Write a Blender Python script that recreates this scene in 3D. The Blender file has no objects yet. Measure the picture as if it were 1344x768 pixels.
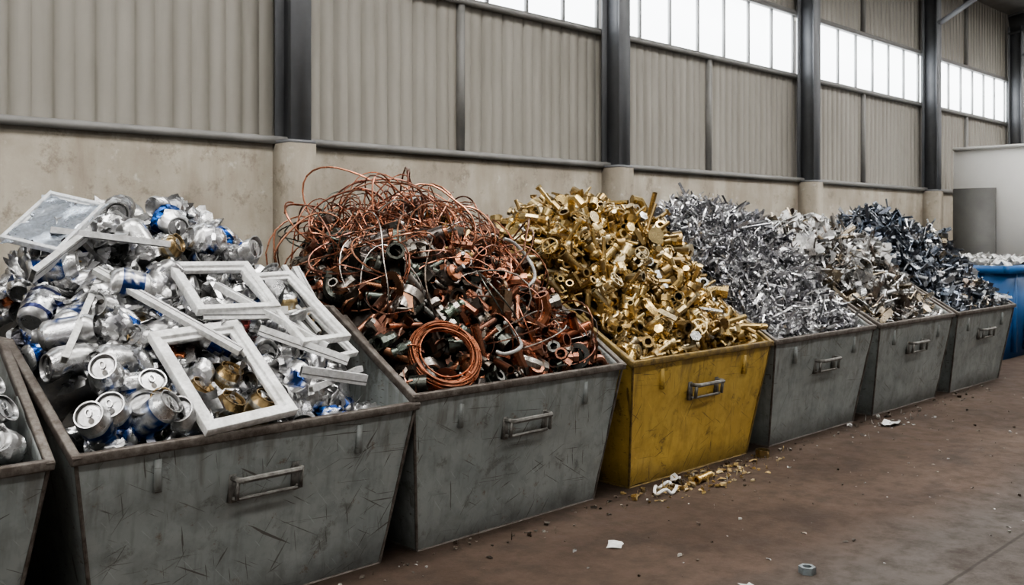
import bpy, math
import numpy as np
from mathutils import Vector, Matrix
rng = np.random.default_rng(11)
pi = math.pi
NAN = float('nan')

# ------------------------------------------------------------------ mesh kit
class Pt:
    def __init__(s, v, faces, c=None, m=0, flat=False):
        s.v = np.array(v, float).reshape(-1, 3)
        s.lv = np.array([i for f in faces for i in f], int)
        s.lt = np.array([len(f) for f in faces], int)
        s.c = np.full((len(s.v), 3), NAN) if c is None else np.array(c, float).reshape(-1, 3)
        s.m = np.full(len(faces), m, int) if np.isscalar(m) else np.array(m, int)
        s.flat = flat

class MB:
    def __init__(s):
        s.V = []; s.LV = []; s.LT = []; s.C = []; s.M = []; s.n = 0
    def add(s, p, R=None, T=(0, 0, 0), S=1.0, col=None, m=None, clampf=None):
        v = p.v * S
        if R is not None: v = v @ np.asarray(R).T
        v = v + np.asarray(T, float)
        if clampf is not None:
            v = clampf(v)
            if v is None: return
        s.V.append(v); s.LV.append(p.lv + s.n); s.LT.append(p.lt)
        c = p.c.copy()
        if col is not None:
            k = np.isnan(c[:, 0]); c[k] = col
        s.C.append(c); s.M.append(p.m if m is None else np.full(len(p.m), m, int))
        s.n += len(v)
    def proto(s, flat=False):
        q = Pt([(0, 0, 0)], [])
        q.v = np.concatenate(s.V); q.lv = np.concatenate(s.LV); q.lt = np.concatenate(s.LT)
        q.c = np.concatenate(s.C); q.m = np.concatenate(s.M); q.flat = flat
        return q
    def build(s, name, mats, parent=None, smooth=True, ang=38, loc=(0, 0, 0)):
        V = np.concatenate(s.V); LV = np.concatenate(s.LV); LT = np.concatenate(s.LT)
        C = np.nan_to_num(np.concatenate(s.C), nan=.5); M = np.concatenate(s.M)
        me = bpy.data.meshes.new(name)
        me.vertices.add(len(V)); me.vertices.foreach_set('co', V.astype(np.float32).ravel())
        me.loops.add(len(LV)); me.loops.foreach_set('vertex_index', LV.astype(np.int32))
        me.polygons.add(len(LT))
        st = np.concatenate([[0], np.cumsum(LT)[:-1]]).astype(np.int32)
        me.polygons.foreach_set('loop_start', st)
        me.polygons.foreach_set('material_index', M.astype(np.int32))
        me.update(calc_edges=True)
        me.validate()
        a = me.color_attributes.new('Col', 'FLOAT_COLOR', 'POINT')
        cc = np.concatenate([C, np.ones((len(C), 1))], 1).astype(np.float32)
        a.data.foreach_set('color', cc.ravel())
        for mt in mats: me.materials.append(mt)
        if smooth:
            me.polygons.foreach_set('use_smooth', np.ones(len(me.polygons), bool))
            me.set_sharp_from_angle(angle=math.radians(ang))
        ob = bpy.data.objects.new(name, me)
        ob.location = loc
        bpy.context.collection.objects.link(ob)
        if parent: ob.parent = parent
        return ob

def nrm(a):
    a = np.asarray(a, float); return a / (np.linalg.norm(a) + 1e-12)
def rotz_to(d, spin=0.0):
    z = nrm(d); a = np.array([1, 0, 0]) if abs(z[0]) < .8 else np.array([0, 1, 0])
    x = nrm(np.cross(a, z)); y = np.cross(z, x)
    c, s_ = math.cos(spin), math.sin(spin)
    return np.stack([x * c + y * s_, -x * s_ + y * c, z], 1)
def euler(x, y, z):
    return np.array(Matrix.Rotation(z, 3, 'Z') @ Matrix.Rotation(y, 3, 'Y') @ Matrix.Rotation(x, 3, 'X'))

def box(sx, sy, sz, c=None, m=0, o=(0, 0, 0)):
    x, y, z = sx / 2, sy / 2, sz / 2
    v = [(-x, -y, -z), (x, -y, -z), (x, y, -z), (-x, y, -z), (-x, -y, z), (x, -y, z), (x, y, z), (-x, y, z)]
    v = np.array(v) + np.array(o)
    f = [(0, 3, 2, 1), (4, 5, 6, 7), (0, 1, 5, 4), (1, 2, 6, 5), (2, 3, 7, 6), (3, 0, 4, 7)]
    return Pt(v, f, None if c is None else [c] * 8, m)
def bx(x0, x1, y0, y1, z0, z1):
    return box(x1 - x0, y1 - y0, z1 - z0, o=((x0 + x1) / 2, (y0 + y1) / 2, (z0 + z1) / 2))
def lathe(prof, n=12, cols=None, m=0):
    v = []; f = []; c = []
    for k, (r, z) in enumerate(prof):
        for i in range(n):
            a = 2 * pi * i / n
            v.append((max(r, .0006) * math.cos(a), max(r, .0006) * math.sin(a), z))
            c.append(cols[k] if cols else (NAN, NAN, NAN))
    for k in range(len(prof) - 1):
        for i in range(n):
            j = (i + 1) % n
            f.append((k * n + i, k * n + j, (k + 1) * n + j, (k + 1) * n + i))
    return Pt(v, f, c, m)
def extr(poly, L, m=0):
    n = len(poly); v = [(x, y, -L / 2) for x, y in poly] + [(x, y, L / 2) for x, y in poly]
    f = [(i, (i + 1) % n, (i + 1) % n + n, i + n) for i in range(n)]
    f += [tuple(range(n))[::-1], tuple(range(n, 2 * n))]
    return Pt(v, f, None, m)
def tube(path, r, n=6, closed=False, m=0, cap=True, c=None):
    P = np.asarray(path, float); K = len(P)
    if closed: T = np.roll(P, -1, 0) - np.roll(P, 1, 0)
    else: T = np.gradient(P, axis=0)
    T /= (np.linalg.norm(T, axis=1)[:, None] + 1e-9)
    a = np.array([0, 0, 1.]) if abs(T[0][2]) < .8 else np.array([1., 0, 0])
    N = nrm(np.cross(T[0], a)); v = []
    rr = r if hasattr(r, '__len__') else [r] * K
    off = pi / 4 if n == 4 else 0
    for k in range(K):
        N = nrm(N - T[k] * np.dot(N, T[k])); B = np.cross(T[k], N)
        for i in range(n):
            an = 2 * pi * i / n + off
            v.append(P[k] + rr[k] * (N * math.cos(an) + B * math.sin(an)))
    f = []
    for k in range(K if closed else K - 1):
        k2 = (k + 1) % K
        for i in range(n):
            j = (i + 1) % n
            f.append((k * n + i, k * n + j, k2 * n + j, k2 * n + i))
    if not closed and cap:
        f += [tuple(range(n))[::-1], tuple(range((K - 1) * n, K * n))]
    return Pt(v, f, None if c is None else [c] * len(v), m)
def beam(p, q, w, h):
    p = np.array(p, float); q = np.array(q, float); d = q - p; L = np.linalg.norm(d); z = d / L
    up = np.array([0, 0, 1.]) if abs(z[2]) < .95 else np.array([0, 1., 0])
    x = nrm(np.cross(up, z)); y = np.cross(z, x)
    b = box(w, h, L); R = np.stack([x, y, z], 1)
    b.v = b.v @ R.T + (p + q) / 2
    return b
def ribbon(path, wv):
    P = np.asarray(path); W = np.asarray(wv); K = len(P)
    v = np.concatenate([P - W, P + W]); f = [(k, k + 1, K + k + 1, K + k) for k in range(K - 1)]
    return Pt(v, f)
def sheet(w, l, nx=5, ny=6, amp=.02, r=rng):
    xs = np.linspace(-w / 2, w / 2, nx); ys = np.linspace(-l / 2, l / 2, ny)
    ph = r.uniform(0, 6, 6); v = []
    for j in range(ny):
        for i in range(nx):
            x = xs[i]; y = ys[j]
            z = amp * (math.sin(9 * x / w + ph[0]) + math.sin(7 * y / l + ph[1]) + .6 * math.sin(11 * (x + y) / w + ph[2])) + r.normal(0, amp * .35)
            e = 1 + (.12 * r.normal() if i in (0, nx - 1) or j in (0, ny - 1) else 0)
            v.append((x * e, y * e, z))
    f = [(j * nx + i, j * nx + i + 1, (j + 1) * nx + i + 1, (j + 1) * nx + i) for j in range(ny - 1) for i in range(nx - 1)]
    return Pt(v, f, flat=True)

# ------------------------------------------------------------------ materials
def newmat(name):
    mt = bpy.data.materials.new(name); mt.use_nodes = True
    nt = mt.node_tree; b = nt.nodes['Principled BSDF']
    return mt, nt, b
def noise(nt, vec, scale, detail=4, rough=.55):
    n = nt.nodes.new('ShaderNodeTexNoise'); n.inputs['Scale'].default_value = scale
    n.inputs['Detail'].default_value = detail; n.inputs['Roughness'].default_value = rough
    if vec: nt.links.new(vec, n.inputs['Vector'])
    return n.outputs['Fac']
def ramp(nt, fac, stops):
    r = nt.nodes.new('ShaderNodeValToRGB'); e = r.color_ramp.elements
    while len(e) < len(stops): e.new(.5)
    for i, (p, c) in enumerate(stops):
        e[i].position = p; e[i].color = (c, c, c, 1) if np.isscalar(c) else (*c, 1)
    nt.links.new(fac, r.inputs[0]); return r.outputs[0]
def mix(nt, fac, a, b, mode='MIX'):
    n = nt.nodes.new('ShaderNodeMix'); n.data_type = 'RGBA'; n.blend_type = mode
    for s, val in ((n.inputs[0], fac), (n.inputs[6], a), (n.inputs[7], b)):
        if isinstance(val, bpy.types.NodeSocket): nt.links.new(val, s)
        elif np.isscalar(val): s.default_value = val if s == n.inputs[0] else (val, val, val, 1)
        else: s.default_value = (*val, 1)
    return n.outputs[2]
def mth(nt, op, a, b=0.0):
    n = nt.nodes.new('ShaderNodeMath'); n.operation = op
    for s, val in ((n.inputs[0], a), (n.inputs[1], b)):
        if isinstance(val, bpy.types.NodeSocket): nt.links.new(val, s)
        else: s.default_value = val
    return n.outputs[0]
def objco(nt, scale=(1, 1, 1), rot=(0, 0, 0), rand=False):
    tc = nt.nodes.new('ShaderNodeTexCoord'); out = tc.outputs['Object']
    if rand:
        oi = nt.nodes.new('ShaderNodeObjectInfo'); va = nt.nodes.new('ShaderNodeVectorMath'); va.operation = 'SCALE'
        cb = nt.nodes.new('ShaderNodeCombineXYZ')
        for i in range(3): nt.links.new(oi.outputs['Random'], cb.inputs[i])
        nt.links.new(cb.outputs[0], va.inputs[0]); va.inputs['Scale'].default_value = 37.0
        ad = nt.nodes.new('ShaderNodeVectorMath'); ad.operation = 'ADD'
        nt.links.new(out, ad.inputs[0]); nt.links.new(va.outputs[0], ad.inputs[1]); out = ad.outputs[0]
    if rot != (0, 0, 0):
        m0 = nt.nodes.new('ShaderNodeMapping'); m0.inputs['Rotation'].default_value = rot
        nt.links.new(out, m0.inputs[0]); out = m0.outputs[0]
    mp = nt.nodes.new('ShaderNodeMapping'); mp.inputs['Scale'].default_value = scale
    nt.links.new(out, mp.inputs[0]); return mp.outputs[0]
def bump(nt, b, h, strength=.2, dist=.01):
    n = nt.nodes.new('ShaderNodeBump'); n.inputs['Strength'].default_value = strength; n.inputs['Distance'].default_value = dist
    nt.links.new(h, n.inputs['Height']); nt.links.new(n.outputs[0], b.inputs['Normal'])

def colmat(name, metallic, rough, dirt=.35, dirtcol=(.10, .085, .07), bs=.3):
    mt, nt, b = newmat(name)
    at = nt.nodes.new('ShaderNodeAttribute'); at.attribute_name = 'Col'
    co = objco(nt)
    n1 = noise(nt, co, 14, 5); n2 = noise(nt, co, 60, 3)
    f = ramp(nt, n1, [(.42, 0), (.70, dirt)])
    c = mix(nt, f, at.outputs['Color'], dirtcol)
    v = ramp(nt, n2, [(.3, .75), (.7, 1.1)])
    c = mix(nt, 1.0, c, v, 'MULTIPLY')
    nt.links.new(c, b.inputs['Base Color'])
    b.inputs['Metallic'].default_value = metallic
    r = mth(nt, 'ADD', mth(nt, 'MULTIPLY', n1, .3), rough - .15)
    nt.links.new(r, b.inputs['Roughness'])
    bump(nt, b, n2, bs, .004)
    return mt
M_METAL = colmat('scrap_metal', .92, .29, .4)
M_DULL = colmat('scrap_dull_metal', .5, .55, .6)
M_PAINT = colmat('scrap_painted', .05, .42, .5, (.25, .235, .21), .1)

def paintmat(name, A, B, dark, rustamt=.5):
    mt, nt, b = newmat(name)
    co = objco(nt, rand=True)
    n1 = noise(nt, co, 1.7, 7, .65); c = mix(nt, ramp(nt, n1, [(.35, 0), (.68, 1)]), A, B)
    n5 = noise(nt, co, 9, 6, .7)
    c = mix(nt, ramp(nt, n5, [(.47, 0), (.75, .5)]), c, tuple(x * .5 for x in A))
    sv = noise(nt, objco(nt, (22, 22, 1.1), rand=True), 1.0, 4, .6)
    c = mix(nt, ramp(nt, sv, [(.52, 0), (.72, .5)]), c, tuple(x * .5 + y * .4 for x, y in zip(A, dark)))
    tot = None
    for i, (rot, sc, msk) in enumerate([((0, .16, 0), (95, 20, 3.0), 2.1), ((0, -.55, 0), (100, 20, 3.0), 2.7), ((0, 1.05, 0), (100, 20, 2.8), 2.4), ((0, 1.5, 0), (120, 20, 2.2), 1.9), ((0, -1.15, 0), (105, 20, 3.5), 2.2)]):
        s = noise(nt, objco(nt, sc, rot, True), 1.0, 1.5, .5)
        s = ramp(nt, s, [(.695, 0), (.712, 1)])
        mk = ramp(nt, noise(nt, objco(nt, (1, 1, 1), (0, 0, 1.0 + i), True), msk, 2), [(.45, 0), (.55, 1)])
        s = mth(nt, 'MULTIPLY', s, mk)
        tot = s if tot is None else mth(nt, 'MAXIMUM', tot, s)
    c = mix(nt, mth(nt, 'MULTIPLY', tot, .8), c, dark)
    s = noise(nt, objco(nt, (90, 40, 3), (0, .7, 0), True), 1.3, 2, .5)
    c = mix(nt, mth(nt, 'MULTIPLY', ramp(nt, s, [(.68, 0), (.70, 1)]), .35), c, tuple(min(1, x * 1.8) for x in A))
    n3 = noise(nt, co, 5.0, 9, .75)
    c = mix(nt, ramp(nt, n3, [(.575, 0), (.64, rustamt)]), c, dark)
    c = mix(nt, ramp(nt, noise(nt, co, 8.0, 9, .8), [(.60, 0), (.65, .6)]), c, (.11, .058, .030))
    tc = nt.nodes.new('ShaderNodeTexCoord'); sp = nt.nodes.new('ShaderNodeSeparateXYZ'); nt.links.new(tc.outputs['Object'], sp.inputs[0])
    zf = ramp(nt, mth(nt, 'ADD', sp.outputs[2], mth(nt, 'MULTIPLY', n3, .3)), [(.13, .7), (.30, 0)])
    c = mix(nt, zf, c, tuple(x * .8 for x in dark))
    st = noise(nt, objco(nt, (14, 14, .8), rand=True), 1.0, 4, .6)
    zg = ramp(nt, mth(nt, 'ADD', mth(nt, 'SUBTRACT', .82, sp.outputs[2]), mth(nt, 'MULTIPLY', mth(nt, 'SUBTRACT', .60, st), 1.8)), [(.03, .5), (.27, 0)])
    c = mix(nt, zg, c, tuple(x * 1.4 for x in dark))
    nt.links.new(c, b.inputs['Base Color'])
    b.inputs['Metallic'].default_value = .1
    nt.links.new(ramp(nt, n5, [(.3, .34), (.7, .58)]), b.inputs['Roughness'])
    bump(nt, b, noise(nt, co, 2.6, 3, .5), .35, .05)
    return mt
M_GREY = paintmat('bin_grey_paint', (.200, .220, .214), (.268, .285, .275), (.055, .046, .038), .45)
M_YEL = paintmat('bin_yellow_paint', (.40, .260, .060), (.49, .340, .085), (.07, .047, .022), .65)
def rustmat(name, A, B, metallic=.4):
    mt, nt, b = newmat(name); co = objco(nt, rand=True)
    c = mix(nt, ramp(nt, noise(nt, co, 18, 8, .75), [(.38, 0), (.62, 1)]), A, B)
    nt.links.new(c, b.inputs['Base Color']); b.inputs['Metallic'].default_value = metallic; b.inputs['Roughness'].default_value = .55
    bump(nt, b, noise(nt, co, 60, 4), .4, .004); return mt
M_RIM = rustmat('bin_worn_rim', (.055, .042, .034), (.14, .125, .11))
M_YRIM = rustmat('bin_yellow_rim', (.08, .055, .028), (.25, .17, .05))
M_HAND = rustmat('bin_handle_steel', (.075, .07, .063), (.18, .175, .16))

def simple(name, col, rough=.6, metallic=0, var=.15, sc=3, bs=.1):
    mt, nt, b = newmat(name); co = objco(nt)
    n1 = noise(nt, co, sc, 6, .6)
    c = mix(nt, ramp(nt, n1, [(.3, 0), (.7, 1)]), tuple(x * (1 - var) for x in col), tuple(min(1, x * (1 + var)) for x in col))
    nt.links.new(c, b.inputs['Base Color']); b.inputs['Roughness'].default_value = rough; b.inputs['Metallic'].default_value = metallic
    bump(nt, b, noise(nt, co, sc * 12, 3), bs, .005); return mt
M_STEEL = simple('structural_steel_paint', (.165, .17, .18), .5, .0)
M_TRIM = simple('girt_paint', (.20, .195, .185), .5, .05)
M_BAR = simple('glazing_bar', (.45, .46, .46), .5, .05)
M_BLUE = simple('blue_plastic', (.012, .085, .24), .4, 0, .2)
M_BOARD = simple('grey_board', (.13, .128, .12), .6)
M_ROOF = simple('roof_sheet', (.42, .42, .41), .6)

def wallpanel():
    mt, nt, b = newmat('corrugated_cladding')
    n1 = noise(nt, objco(nt, (1, 1, .35)), 2.2, 5); n2 = noise(nt, objco(nt, (6, 1, .5)), 1.5, 5)
    c = mix(nt, ramp(nt, n1, [(.3, 0), (.7, 1)]), (.275, .257, .225), (.33, .312, .275))
    c = mix(nt, ramp(nt, n2, [(.5, 0), (.8, .35)]), c, (.19, .17, .145))
    nt.links.new(c, b.inputs['Base Color']); b.inputs['Roughness'].default_value = .5; return mt
M_PANEL = wallpanel()
def concrete():
    mt, nt, b = newmat('concrete_wall'); co = objco(nt)
    n1 = noise(nt, co, 1.3, 8, .65); n2 = noise(nt, objco(nt, (3, 1, .6)), 1.2, 6, .6); n3 = noise(nt, co, 4.5, 9, .78)
    c = mix(nt, ramp(nt, n1, [(.38, 0), (.62, 1)]), (.265, .232, .186), (.375, .34, .28))
    c = mix(nt, ramp(nt, n2, [(.46, 0), (.66, .6)]), c, (.185, .152, .115))
    c = mix(nt, ramp(nt, n3, [(.54, 0), (.64, .7)]), c, (.155, .128, .098))
    c = mix(nt, ramp(nt, noise(nt, co, 7, 6, .7), [(.60, 0), (.68, .5)]), c, (.47, .44, .38))
    nt.links.new(c, b.inputs['Base Color']); b.inputs['Roughness'].default_value = .85
    bump(nt, b, n3, .4, .02); return mt
M_CONC = concrete()
M_WHITE = simple('white_partition_paint', (.84, .825, .79), .7, 0, .05, 1.2)
def floormat():
    mt, nt, b = newmat('yard_floor'); co = objco(nt)
    n1 = noise(nt, co, .9, 8, .62); n2 = noise(nt, co, 7, 8, .7); n3 = noise(nt, co, 55, 4, .7); n4 = noise(nt, co, 2.4, 8, .7)
    brown = mix(nt, ramp(nt, n1, [(.35, 0), (.65, 1)]), (.055, .037, .027), (.086, .060, .045))
    grey = mix(nt, ramp(nt, n1, [(.35, 0), (.65, 1)]), (.063, .054, .047), (.088, .078, .070))
    tc = nt.nodes.new('ShaderNodeTexCoord'); sp = nt.nodes.new('ShaderNodeSeparateXYZ'); nt.links.new(tc.outputs['Object'], sp.inputs[0])
    yy = mth(nt, 'ADD', sp.outputs[1], mth(nt, 'MULTIPLY', n1, .7))
    yy = mth(nt, 'ADD', yy, mth(nt, 'MULTIPLY', sp.outputs[0], .07))
    f = ramp(nt, mth(nt, 'MULTIPLY', yy, .2), [(.54, 0), (.62, 1)])
    c = mix(nt, f, grey, brown)
    c = mix(nt, ramp(nt, n4, [(.50, 0), (.62, .55)]), c, (.034, .025, .020))
    c = mix(nt, ramp(nt, n2, [(.48, 0), (.70, .6)]), c, (.034, .025, .019))
    c = mix(nt, ramp(nt, n3, [(.60, 0), (.72, .35)]), c, (.17, .14, .115))
    j = mth(nt, 'ABSOLUTE', mth(nt, 'ADD', mth(nt, 'SUBTRACT', sp.outputs[1], 1.72), mth(nt, 'MULTIPLY', n2, .02)))
    c = mix(nt, ramp(nt, j, [(.006, .8), (.012, 0)]), c, (.03, .025, .02))
    nt.links.new(c, b.inputs['Base Color'])
    nt.links.new(ramp(nt, n2, [(.3, .6), (.7, .9)]), b.inputs['Roughness'])
    b.inputs['Specular IOR Level'].default_value = .22
    bump(nt, b, n2, .4, .012); return mt
M_FLOOR = floormat()
def emat(name, col, s):
    mt, nt, b = newmat(name); b.inputs['Base Color'].default_value = (.8, .8, .8, 1)
    b.inputs['Emission Color'].default_value = (*col, 1); b.inputs['Emission Strength'].default_value = s; return mt
M_WIN = emat('frosted_daylit_glazing', (.93, .97, 1.0), 5.0)
M_ROOFGLOW = emat('added_roof_glow', (1.0, .98, .95), 15.5)  # emission for the added roof panels, no known source

def one(name, protos, mat, parent=None, smooth=False, loc=(0, 0, 0)):
    mb = MB()
    for p in protos: mb.add(p)
    return mb.build(name, [mat], parent, smooth, loc=loc)
def empty(name, loc=(0, 0, 0)):
    e = bpy.data.objects.new(name, None); e.location = loc; bpy.context.collection.objects.link(e); return e

# ------------------------------------------------------------------ room
YW = 6.5
XA, XB = -8.4, 24.0
cols = [-4.25, -.25, 3.72, 7.55, 11.58, 15.6, 19.6, 23.6]
one('floor', [bx(-14, 34, -14, 12, -.2, 0)], M_FLOOR)
cw = [bx(XA, XB, YW - .08, YW + .2, 0, 2.27)]
for x in cols: cw.append(bx(x - .03, x + .20, YW - .32, YW - .08, 0, 2.27))
one('wall_back', cw, M_CONC)
def corr(x0, x1, z0, z1):
    prof = []; x = x0
    while x < x1:
        prof += [(x, 0), (x + .012, .03), (x + .030, .03), (x + .042, 0), (x + .14, 0), (x + .145, .01), (x + .155, .01), (x + .16, 0)]; x += .27
    prof.append((x1, 0)); prof = [(min(a, x1), b) for a, b in prof]
    n = len(prof); v = [(a, YW + .01 + b, z0) for a, b in prof] + [(a, YW + .01 + b, z1) for a, b in prof]
    return Pt(v, [(i, i + 1, n + i + 1, n + i) for i in range(n - 1)])
one('wall_cladding', [corr(XA, XB, 2.3, 3.7), corr(XA, XB, 4.55, 5.9), bx(XA, XB, YW + .1, YW + .2, 2.2, 3.7), bx(XA, XB, YW + .1, YW + .2, 4.52, 6)], M_PANEL)
girts = [bx(XA, XB, YW - .12, YW + .02, 2.27, 2.33), bx(XA, XB, YW - .05, YW + .04, 3.67, 3.73), bx(XA, XB, YW - .05, YW + .04, 4.52, 4.58)]
for i in range(len(cols) - 1):
    c = (cols[i] + cols[i + 1]) / 2 + .0
    girts.append(bx(c - .03, c + .03, YW - .04, YW + .04, 2.33, 3.68))
    girts.append(bx(c - .03, c + .03, YW - .04, YW + .04, 4.58, 5.9))
one('trim_1', girts, M_TRIM)
w = 0
for i in range(len(cols) - 1):
    x0, x1 = cols[i] + .17, cols[i + 1]; w += 1
    par = empty('window_%d' % w, (x0, YW, 3.73))
    one('glass', [bx(0, x1 - x0, .03, .05, 0, .79)], M_WIN, par)
    fr = []
    k = 7
    for j in range(k + 1):
        xx = (x1 - x0) * j / k
        fr.append(bx(xx - .014, xx + .014, -.005, .03, 0, .79))
    one('frame', fr, M_BAR, par)
for i, x in enumerate(cols):
    e = empty('steel_column' if i == 0 else 'steel_column.%03d' % i, (x, YW - .3, 2.27))
    H = 3.3
    one('flanges', [bx(0, .17, 0, .02, 0, H), bx(0, .17, .23, .25, 0, H)], M_STEEL, e)
    one('web', [bx(.075, .095, .02, .23, 0, H)], M_STEEL, e)
    one('base_plate', [bx(-.03, .20, -.01, .26, 0, .025)], M_STEEL, e)
def roofz(y): return 5.85 + (YW - y) * .16
def slab(x0, x1, y0, y1, t=.08):
    v = [(x0, y0, roofz(y0)), (x1, y0, roofz(y0)), (x1, y1, roofz(y1)), (x0, y1, roofz(y1))]
    v += [(a, b, c + t) for a, b, c in v]
    return Pt(v, [(0, 3, 2, 1), (4, 5, 6, 7), (0, 1, 5, 4), (1, 2, 6, 5), (2, 3, 7, 6), (3, 0, 4, 7)])
rs = [slab(-14, 30, 3.9, YW + .2), slab(-14, 30, -1.0, 2.2), slab(-14, 30, -9, -2.4)]
for i, x in enumerate(cols[:-1]):
    rs.append(slab(x - .4, x + .7, 2.2, 3.9)); rs.append(slab(x - .4, x + .7, -2.4, -1.0))
one('ceiling', rs, M_ROOF)
sk = [slab(-14, 30, 2.2, 3.9, .02), slab(-14, 30, -2.4, -1.0, .02)]
for s_ in sk: s_.v[:, 2] += .09
one('added_roof_glow', sk, M_ROOFGLOW)  # unseen glowing panels added to light the heaps and make metal sparkle
for i, x in enumerate(cols):
    e = empty('roof_rafter' if i == 0 else 'roof_rafter.%03d' % i, (x + .085, 0, 0))
    y1 = YW - .05; y0 = -7
    g = [beam((0, y1, roofz(y1) - .07), (0, y0, roofz(y0) - .07), .17, .03), beam((0, y1, roofz(y1) - .42), (0, y0, roofz(y0) - .42), .17, .03),
         beam((0, y1, roofz(y1) - .245), (0, y0, roofz(y0) - .245), .02, .33)]
    g.append(beam((0, YW - .3, 5.0), (0, YW - 1.5, roofz(YW - 1.5) - .44), .16, .03))
    one('beam', g, M_STEEL, e)
pl = []
for y in np.arange(-6.5, 6.3, 1.35):
    pl.append(bx(-14, 30, y - .03, y + .03, roofz(y) - .06, roofz(y) - .0))
one('roof_purlins', pl, M_TRIM)
one('wall_partition', [bx(16.2, 16.4, -3, YW - .33, 0, 2.95)], M_WHITE)
one('trim_2', [bx(16.15, 16.45, -3, YW - .33, 2.95, 3.0)], M_WHITE)
one('door_1', [bx(16.12, 16.19, 5.5, 6.15, .0, 2.32), bx(16.09, 16.12, 5.58, 5.62, 1.0, 1.12)], M_BOARD)

# ------------------------------------------------------------------ bins
Y0 = 3.60
BINX = [-.41, 1.26, 2.83, 4.51, 6.16, 7.86, 9.56]
ZS = [.955, .955, 1, 1, 1, 1, 1]
BW = 1.58
DENT = bpy.data.textures.new('dent_noise', 'CLOUDS'); DENT.noise_scale = .38
def ins(z): return .12 * (1 - z / .8) if z < .8 else -.035 * (z - .8) / .4
def build_bin(idx, x0, paint, rim):
    e = empty('steel_scrap_bin' if idx == 0 else 'steel_scrap_bin.%03d' % idx, (x0, Y0, 0))
    zs = ZS[idx]
    prof = {'A': (.13, 0.0), 'B': (0, .8), 'C': (.66, 1.19), 'D': (1.55, 1.19), 'F': (1.5, .8), 'E': (1.42, 0.0)}
    pt = {}
    for k, (y, z) in prof.items():
        i_ = ins(z); pt[k + 'l'] = (i_, y, z * zs); pt[k + 'r'] = (BW - i_, y, z * zs)
    keys = list(pt); V = [pt[k] for k in keys]; ix = {k: i for i, k in enumerate(keys)}
    F = [['Al', 'Ar', 'Br', 'Bl'], ['Er', 'El', 'Fl', 'Fr'], ['Fr', 'Fl', 'Dl', 'Dr'], ['Al', 'El', 'Er', 'Ar'],
         ['El', 'Al', 'Bl', 'Fl'], ['Fl', 'Bl', 'Cl', 'Dl'], ['Ar', 'Er', 'Fr', 'Br'], ['Br', 'Fr', 'Dr', 'Cr']]
    mb = MB(); mb.add(Pt(V, [[ix[k] for k in f] for f in F]))
    sh = mb.build('shell', [paint], e, True, 25)
    ss = sh.modifiers.new('sub', 'SUBSURF'); ss.subdivision_type = 'SIMPLE'; ss.levels = 5; ss.render_levels = 5
    dm = sh.modifiers.new('dent', 'DISPLACE'); dm.texture = DENT; dm.texture_coords = 'GLOBAL'; dm.strength = .032; dm.mid_level = .62
    so = sh.modifiers.new('thick', 'SOLIDIFY'); so.thickness = .018; so.offset = -1
    P = pt; path = ['Bl', 'Cl', 'Dl', 'Dr', 'Cr', 'Br', 'Bl']; r = []
    for a, b_ in zip(path[:-1], path[1:]):
        p, q = np.array(P[a]), np.array(P[b_]); d = nrm(q - p)
        r.append(beam(p - d * .015, q + d * .015, .036, .040))
    ro = one('rim', r, rim, e)
    bv = ro.modifiers.new('bv', 'BEVEL'); bv.width = .006; bv.segments = 2
    ws = []
    for a, b_ in (('Al', 'Bl'), ('Ar', 'Br'), ('Al', 'Ar'), ('Al', 'El'), ('Ar', 'Er'), ('El', 'Fl')):
        ws.append(tube([P[a], P[b_]], .008, 6))
    for w_ in ws: w_.v[:, 2] = np.maximum(w_.v[:, 2], .0005)
    one('weld_seams', ws, rim, e, True)
    def fy(z): return .13 * (1 - z / .8 / zs)
    zc = .56 * zs; hw, hh = .15, .042; c = BW / 2
    top = zc + hh; bot = zc - hh
    P1 = [(c - hw, fy(top) + .01, top), (c - hw, fy(top) - .05, top), (c - hw + .012, fy(top) - .065, top), (c + hw - .012, fy(top) - .065, top), (c + hw, fy(top) - .05, top), (c + hw, fy(top) + .01, top)]
    P2 = [(x_, y_ + (fy(bot) - fy(top)) + (.02 if 0 < k < 5 else 0), bot) for k, (x_, y_, _) in enumerate(P1)]
    one('handle_bar', [tube(P1, .013, 8), tube(P2, .008, 8)], M_HAND, e, True)
    br = []
    for sx in (-1, 1):
        x = c + sx * hw
        br.append(beam((x, fy(zc) - .045, bot), (x, fy(zc) - .056, top), .012, .018))
        br.append(bx(x - .016, x + .016, fy(zc) - .012, fy(zc) + .012, zc - .06, zc + .06))
    one('handle_brackets', br, M_HAND, e)
    hk = []
    for sx in (.20, .80):
        x = BW * sx; z0 = .61 * zs
        hk.append(bx(x - .014, x + .014, fy(z0 + .07) - .010, fy(z0 + .07) + .02, z0, z0 + .13))
    one('lug_plates', hk, paint, e)
    return e
for i, x in enumerate(BINX):
    build_bin(i, x, M_YEL if i == 3 else M_GREY, M_YRIM if i == 3 else M_RIM)

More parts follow.
